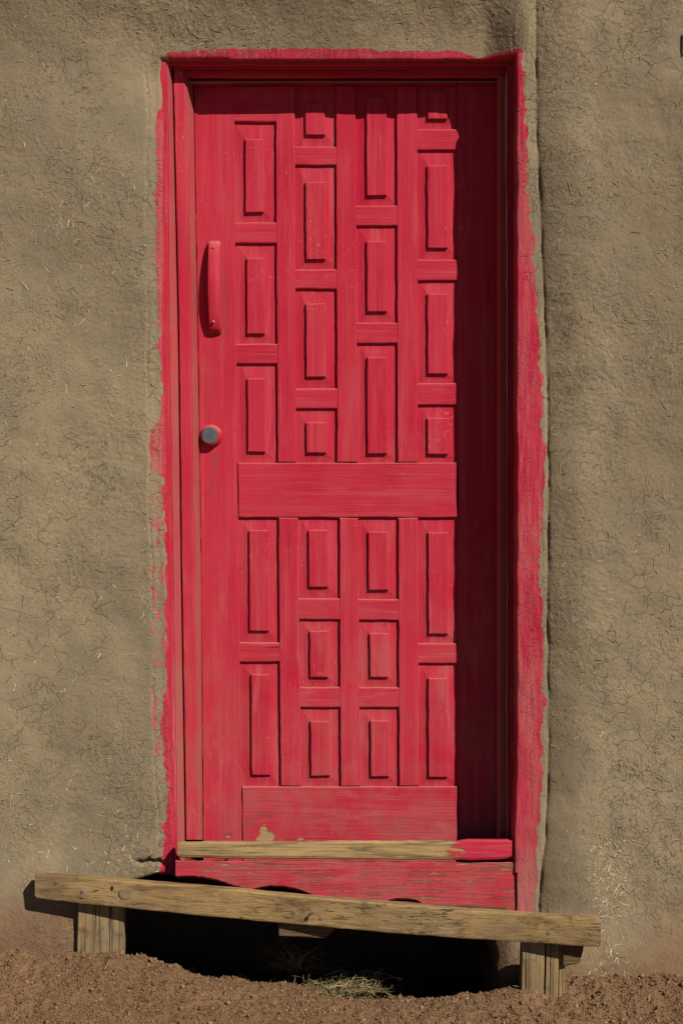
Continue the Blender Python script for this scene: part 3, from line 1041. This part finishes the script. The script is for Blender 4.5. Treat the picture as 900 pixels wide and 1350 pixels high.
# ------------------------------------------------------------------ ground
CT = [  # photograph pixel, depth there -> height of the soil
    (-150, 1250, -0.17), (30, 1254, -0.17), (110, 1262, -0.21), (132, 1258, -0.225), (165, 1267, -0.17), (0, 1300, -0.36), (250, 1285, -0.10), (380, 1300, -0.13),
    (500, 1312, -0.15), (590, 1321, -0.172), (680, 1306, -0.33), (715, 1326, -0.375), (760, 1322, -0.36), (800, 1296, -0.30), (880, 1292, -0.30), (1050, 1292, -0.30),
    (450, 1345, -0.47), (150, 1335, -0.47), (850, 1345, -0.47), (-100, 1345, -0.50), (1000, 1345, -0.5)]
CTP = np.array([P(u, v, y)[:] for u, v, y in CT])
extra = np.array([[-0.6, -0.9, 0.02], [0.0, -0.9, 0.0], [0.6, -0.9, -0.01], [-1.2, -0.7, 0.03], [1.3, -0.7, 0.0], [-0.6, -1.6, 0.0], [0.6, -1.6, 0.0], [0, -2.5, 0.0], [-2.0, -0.3, 0.09], [2.0, -0.3, 0.06],
                  [-0.8, 0.1, 0.1], [0.85, 0.1, 0.08]])
CTP = np.concatenate([CTP, extra])


def ground_z(X, Y, fine=True):
    num = np.zeros_like(X); den = np.zeros_like(X)
    for (x, y, z) in CTP:
        w = 1.0 / ((X - x) ** 2 + (1.6 * (Y - y)) ** 2 + 0.0025) ** 1.6
        num += w * z; den += w
    Zz = num / den
    far = sstep(2.0, 6.0, np.hypot(X, Y + 0.5))
    Zz = Zz * (1 - far)
    if fine:
        # hollow under the door
        yl = np.interp(X, [-0.62, -0.57, -0.40, -0.14, 0.27, 0.42, 0.47], [0.2, -0.14, -0.09, -0.12, -0.163, -0.21, 0.2]) + 0.024 * fbm(X * 17, Y * 3, 131, 4)
        pit = sstep(0.0, 0.07, Y - yl) * sstep(-0.62, -0.57, X) * sstep(0.50, 0.44, X)
        Zz = Zz - 0.15 * pit
        Zz = Zz + 0.016 * fbm(X * 3.5, Y * 3.5, 111, 3) * 0.6 + 0.010 * fbm(X * 13, Y * 13, 112, 3) + 0.0042 * fbm(X * 60, Y * 60, 113, 3)
        mp = P(262, 1252, -0.02)
        Zz = Zz + 0.115 * np.exp(-((X - mp.x) / 0.055) ** 2 - ((Y - mp.y) / 0.040) ** 2) * (1 + 0.25 * fbm(X * 30, Y * 30, 114, 2))
        lp = Vector(P(150, 1250, -0.235))
        Zz = Zz + 0.018 * np.exp(-((X - lp.x) / 0.035) ** 2 - ((Y - lp.y) / 0.03) ** 2)
    return Zz


gx = axis(-1.6, -0.95, 0.95, 1.6, 0.0045, 0.03)
gy = axis(-1.8, -0.66, 0.02, 0.70, 0.0042, 0.03)
far_x = np.array([1.7, 1.9, 2.3, 3, 4.5, 7, 12, 25, 60, 140.0]); far_y = np.array([-2.0, -2.4, -3, -4.5, -7, -12, -25, -60, -140.0])
gx = np.concatenate([-far_x[::-1], gx, far_x]); gy = np.concatenate([far_y[::-1], gy, np.array([0.9, 1.5, 3, 8, 25, 60, 140.0])])
HX, HY = np.meshgrid(gx, gy)
HZ = ground_z(HX.ravel(), HY.ravel())
gme = grid_mesh('ground', np.stack([HX.ravel(), HY.ravel(), HZ], -1), HX.shape[1], HX.shape[0])
tag(link('ground', gme, M['soil']), 'brown crumbly soil in front of the wall', None, None, 'structure')


def crumbs(name, xs, ys, sizes):
    n = len(xs)
    base = np.array([(1, 0, 0), (-1, 0, 0), (0, 1, 0), (0, -1, 0), (0, 0, 1), (0, 0, -1)], float)
    V = base[None] * rng.uniform(0.55, 1.25, (n, 6, 1)) + rng.normal(0, 0.16, (n, 6, 3))
    a = rng.uniform(0, 6.28, n); ca, sa = np.cos(a), np.sin(a)
    x = V[..., 0] * ca[:, None] - V[..., 1] * sa[:, None]; y = V[..., 0] * sa[:, None] + V[..., 1] * ca[:, None]
    V[..., 0] = x; V[..., 1] = y
    b = rng.uniform(0, 6.28, n); cb, sb_ = np.cos(b), np.sin(b)
    y = V[..., 1] * cb[:, None] - V[..., 2] * sb_[:, None]; z = V[..., 1] * sb_[:, None] + V[..., 2] * cb[:, None]
    V[..., 1] = y; V[..., 2] = z
    V *= sizes[:, None, None]
    zz_ = ground_z(xs, ys)
    V[..., 0] += xs[:, None]; V[..., 1] += ys[:, None]; V[..., 2] += (zz_ + sizes * 0.35)[:, None]
    f = [(0, 2, 4), (2, 1, 4), (1, 3, 4), (3, 0, 4), (2, 0, 5), (1, 2, 5), (3, 1, 5), (0, 3, 5)]
    return bits_mesh(name, V, f, n, True)


N = 84000
cxs = rng.uniform(-1.0, 1.0, N); cys = 0.03 - 0.72 * rng.random(N) ** 1.0
keep = fbm(cxs * 5, cys * 5, 121, 3) > -0.75
cxs, cys = cxs[keep], cys[keep]
szs = 0.0010 + 0.0006 * rng.gamma(1.4, 1.0, len(cxs)) + rng.uniform(0.002, 0.0065, len(cxs)) * (rng.random(len(cxs)) < 0.006)
szs = np.clip(szs, 0, 0.0095)
o = link('soil_crumbs', crumbs('soil_crumbs', cxs, cys, szs), M['crumb'])
tag(o, 'small brown crumbs of loose soil on the ground', 'soil', None, 'stuff')

# soil thrown up against the foot of the wall on the right and left
# ------------------------------------------------------------------ bench
bench = empty('plank_bench', P(420, 1290, -0.3), 'low rough plank bench on two short posts below the door sill', 'bench')
TOPV = [(47, 1150), (100, 1153), (200, 1162), (300, 1170), (400, 1180), (500, 1188), (600, 1196.5), (700, 1203.5), (793, 1209)]
BOTV = [(47, 1184.5), (100, 1191), (165, 1197), (200, 1201), (300, 1211), (400, 1220), (500, 1229), (600, 1237), (690, 1243), (793, 1249.5)]


def plank_y(u):
    return -0.205 - 0.170 * (u - 47) / 746.0


secs = []
us = [46.3, 47.2, 49] + list(np.linspace(56, 784, 60)) + [788, 790.5, 791.6]
for u in us:
    t0, b0 = float(line(u, TOPV)) + 2.5, float(line(u, BOTV))
    yf = plank_y(u) + 0.0012 * wob(u * 0.012, 141)
    sh = 2.0 if u < 47 else (0.6 if u < 48 else 0.0)
    sh = 2.2 if u > 791 else (1.0 if u > 789 else sh)
    t0 += sh + 0.7 * wob(u * 0.03, 142); b0 -= sh - 0.5 * wob(u * 0.03, 143)
    yb_ = yf + 0.032
    du = sh * 0.3
    tp = P(u, t0, yf); bp = P(u, b0, yf)
    r = 0.004
    ring = [(yf + r, tp.z), (yf + r * 0.3, tp.z - r * 0.35), (yf, tp.z - r), (yf, bp.z + r), (yf + r * 0.3, bp.z + r * 0.3), (yf + r, bp.z), (yb_ - r, bp.z), (yb_, bp.z + r), (yb_, tp.z - r), (yb_ - r, tp.z)]
    secs.append([(tp.x, y, z) for (y, z) in ring])
plank = loft('plank', secs, M['plank'], bench)


def post(name, tl, tr, br, bl, yf, depth, grooves, mat, seed):
    """A weathered post with upright drying splits in its front."""
    secs = []
    for i in range(15):
        t = i / 14
        a = P(tl[0] + (bl[0] - tl[0]) * t, tl[1] + (bl[1] - tl[1]) * t, yf)
        b = P(tr[0] + (br[0] - tr[0]) * t, tr[1] + (br[1] - tr[1]) * t, yf)
        pts = [(0, depth), (0, 0.004), (0.012, 0.0012), (0.03, 0.0)]
        for (g, w, d) in grooves:
            g2 = g + 0.008 * wob(t * 2.2, seed + int(g * 100))
            d2 = d * (0.6 + 0.4 * math.cos(3 * t + g * 20))
            pts += [(g2 - w, 0.0), (g2 - w * 0.25, d2), (g2 + w * 0.25, d2), (g2 + w, 0.0005)]
        pts += [(0.97, 0.0), (0.99, 0.0014), (1.0, 0.005), (1.0, depth)]
        secs.append([(a.x + (b.x - a.x) * s, yf + y + 0.0006 * wob(s * 9 + t * 2, seed), a.z + (b.z - a.z) * s) for (s, y) in pts])
    return loft(name, secs, mat, bench)


post('leg', (103.5, 1180), (164, 1186), (162, 1300), (100, 1296), plank_y(132) + 0.0325, 0.038, [(0.19, .006, .004), (0.38, .012, .012), (0.70, .014, .016), (0.91, .005, .004)], M['leg'], 151)
post('leg', (688, 1230), (745.5, 1234), (743, 1362), (685.5, 1358), plank_y(715) + 0.0325, 0.044, [(0.17, .006, .005), (0.33, .005, .003), (0.54, .022, .016), (0.66, .010, .012), (0.73, .006, .008), (0.86, .009, .008)], M['leg'], 161)
# unseen boards added behind the front plank to keep sun off the hollow
for (ua, ub) in ((172, 322), (346, 676)):
    secs = []
    for u in np.linspace(ua, ub, 14):
        u = float(u)
        tz = P(u, float(line(u, TOPV)), plank_y(u)).z - 0.036
        x_ = P(u, 1200, plank_y(u)).x
        y0_, y1_ = plank_y(u) + 0.0335, -0.02
        secs.append([(x_, y0_, tz - 0.02), (x_, y0_, tz), (x_, y1_, tz + 0.001 * wob(u * 0.1, 181)), (x_, y1_, tz - 0.02)])
    loft('added_sun_shield', secs, M['plank_dark'], bench)
# short block nailed behind the middle, and the rear posts against the wall
board('brace', [(p.x, p.z) for p in (P(367, 1205, -0.262), P(445, 1212, -0.262), P(441, 1225, -0.262), P(428, 1237, -0.262), P(367, 1234, -0.262))], -0.262, -0.19, M['plank_dark'], bench, 0.003)
board('rear_leg', pxq((741, 1236), (771, 1240), (764, 1270), (741, 1275), -0.335), -0.337, -0.285, M['plank_dark'], bench, 0.005)


def screw(u, v, out=0.0):
    yf = plank_y(u)
    c = P(u, v, yf - out)
    prof = ([(0.0019, yf + 0.004), (0.0019, yf - out + 0.002)] if out else [(0.0052, yf + 0.002)]) + \
           [(0.0052, yf - out), (0.0050, yf - out - 0.0010), (0.0036, yf - out - 0.0016), (0.0018, yf - out - 0.0012), (0.0012, yf - out - 0.0002)]
    s = lathe('screw', c, prof, 12, M['screw'], None)
    s.parent = plank
    return s


for a in ((75, 1163.5), (109, 1175.5), (387, 1203), (423, 1211), (723, 1230)):
    screw(*a)
screw(412, 1203, 0.018)
# knots standing a little proud
def knot(u, v, ru, rv, mat):
    yf = plank_y(u)
    c = P(u, v, yf)
    secs = []
    for (r, y) in ((1.0, 0.001), (0.90, -0.0005), (0.55, -0.0008), (0.15, -0.0004)):
        secs.append([(c.x + r * ru * (1 + 0.06 * math.sin(3 * a + 1)) * math.cos(a), yf + y, c.z + r * rv * math.sin(a)) for a in [2 * math.pi * k_ / 22 for k_ in range(22)]])
    o = loft('knot', secs, mat, None)
    o.parent = plank
    return o


M['knot'] = raw_wood('knot_wood', 'x', (0.24, 0.165, 0.085), (0.18, 0.12, 0.06), (0.09, 0.056, 0.03), 0.3)
knot(168, 1178.5, 0.0225, 0.0160, M['knot'])
knot(148, 1171, 0.004, 0.006, M['black'])
knot(781, 1232, 0.010, 0.006, M['knot'])

# ------------------------------------------------------------------ dry grass and twigs in the hollow
def blades(name, roots, tips, rad, sag, mat):
    n = len(roots); S = 6
    V = np.zeros((n, S * 3, 3))
    side = rng.normal(0, 1, (n, 3)); side /= np.linalg.norm(side, axis=1)[:, None]
    curl = rng.normal(0, 1, (n, 3)) * sag[:, None]
    for s in range(S):
        t = s / (S - 1)
        c = roots * (1 - t) + tips * t + curl * (math.sin(math.pi * t)) + curl[:, [1, 2, 0]] * 0.4 * math.sin(2 * math.pi * t)
        r = rad * (1 - 0.7 * t)
        up = np.array([0.3, -0.5, 0.8])
        for c_, (a, b) in enumerate(((1, 0), (-0.5, 0.87), (-0.5, -0.87))):
            V[:, s * 3 + c_] = c + side * (r * a)[:, None] + np.cross(side, up) * (r * b)[:, None]
    f = []
    for s in range(S - 1):
        for c_ in range(3):
            d = (c_ + 1) % 3
            f.append((s * 3 + c_, s * 3 + d, s * 3 + 3 + d, s * 3 + 3 + c_))
    return bits_mesh(name, V, f, n)


c = np.array(P(458, 1299, -0.165)[:])
n = 420
ro = c + np.stack([rng.normal(0, 0.042, n), rng.normal(0.005, 0.020, n), rng.uniform(-0.020, 0.008, n)], -1)
dirs = np.stack([rng.normal(0, 0.040, n), rng.normal(-0.004, 0.018, n), rng.normal(0.004, 0.015, n)], -1)
o = link('dry_grass_tuft', blades('dry_grass_tuft', ro, ro + dirs, rng.uniform(0.0005, 0.0014, n), np.full(n, 0.009), M['grass']), M['grass'])
tag(o, 'tuft of dry yellow-green grass lying in the hollow below the bench', 'grass tuft')
c = np.array(P(385, 1262, -0.10)[:])
n = 110
ro = c + np.stack([rng.normal(0.01, 0.035, n), rng.uniform(-0.02, 0.05, n), rng.normal(-0.02, 0.016, n)], -1)
dirs = np.stack([rng.normal(-0.01, 0.055, n), rng.normal(0.0, 0.02, n), rng.normal(0.012, 0.03, n)], -1)
o = link('twig_heap', blades('twig_heap', ro, ro + dirs, rng.uniform(0.0007, 0.0016, n), np.full(n, 0.004), M['twig']), M['twig'])
tag(o, 'tangle of dry brown twigs in the dark hollow behind the bench', 'twigs')
for (u0, v0, u1, v1, y0, y1) in ((478, 1279, 530, 1291, -0.15, -0.20), (425, 1284, 452, 1304, -0.14, -0.18), (340, 1262, 352, 1246, -0.10, -0.11), (492, 1281, 506, 1307, -0.16, -0.19)):
    a_, b_ = np.array([P(u0, v0, y0)[:]]), np.array([P(u1, v1, y1)[:]])
    tw = link('dry_twig', blades('dry_twig', a_, b_, np.array([0.0016]), np.array([0.003]), M['twig']), M['twig'])
    tag(tw, {478: 'longest dry twig lying across the grass tuft below the bench', 425: 'short dry twig at the left side of the grass tuft', 340: 'short curved twig deep in the hollow left of the tangle',
             492: 'thin dry stalk hanging down at the right of the grass tuft'}[u0], 'twig', 'single twigs in the hollow')
# loose straw on the soil
n = 130
sx = rng.uniform(-0.95, 0.95, n); sy = rng.uniform(-0.6, -0.3, n)
rt = np.stack([sx, sy, ground_z(sx, sy) + 0.004], -1)
aa = rng.uniform(0, 6.28, n); ll = rng.uniform(0.008, 0.03, n)
tx_, ty_ = sx + np.cos(aa) * ll, sy + np.sin(aa) * ll
tp_ = np.stack([tx_, ty_, ground_z(tx_, ty_) + 0.004 + rng.uniform(0, 0.008, n)], -1)
o = link('loose_straw', blades('loose_straw', rt, tp_, rng.uniform(0.0006, 0.0011, n), np.full(n, 0.002), M['straw']), M['straw'])
tag(o, 'bits of pale straw lying loose on the soil', 'straw', None, 'stuff')

# ------------------------------------------------------------------ small grey box at the right edge
c = P(899.3, 57, -0.235)
wy = float(wall_y(np.array([c.x + 0.02]), np.array([c.z]))[0][0])
jb = empty('junction_box', (c.x + 0.05, wy, c.z), 'small grey box fixed high on the wall at the right picture edge', 'box')
board('housing', [(c.x, c.z + 0.026), (c.x + 0.11, c.z + 0.026), (c.x + 0.11, c.z - 0.026), (c.x, c.z - 0.026)], wy - 0.006, wy + 0.02, M['box_grey'], jb, 0.003)
board('cover', [(c.x + 0.004, c.z + 0.022), (c.x + 0.106, c.z + 0.022), (c.x + 0.106, c.z - 0.022), (c.x + 0.004, c.z - 0.022)], wy - 0.009, wy - 0.005, M['box_grey'], jb, 0.001)
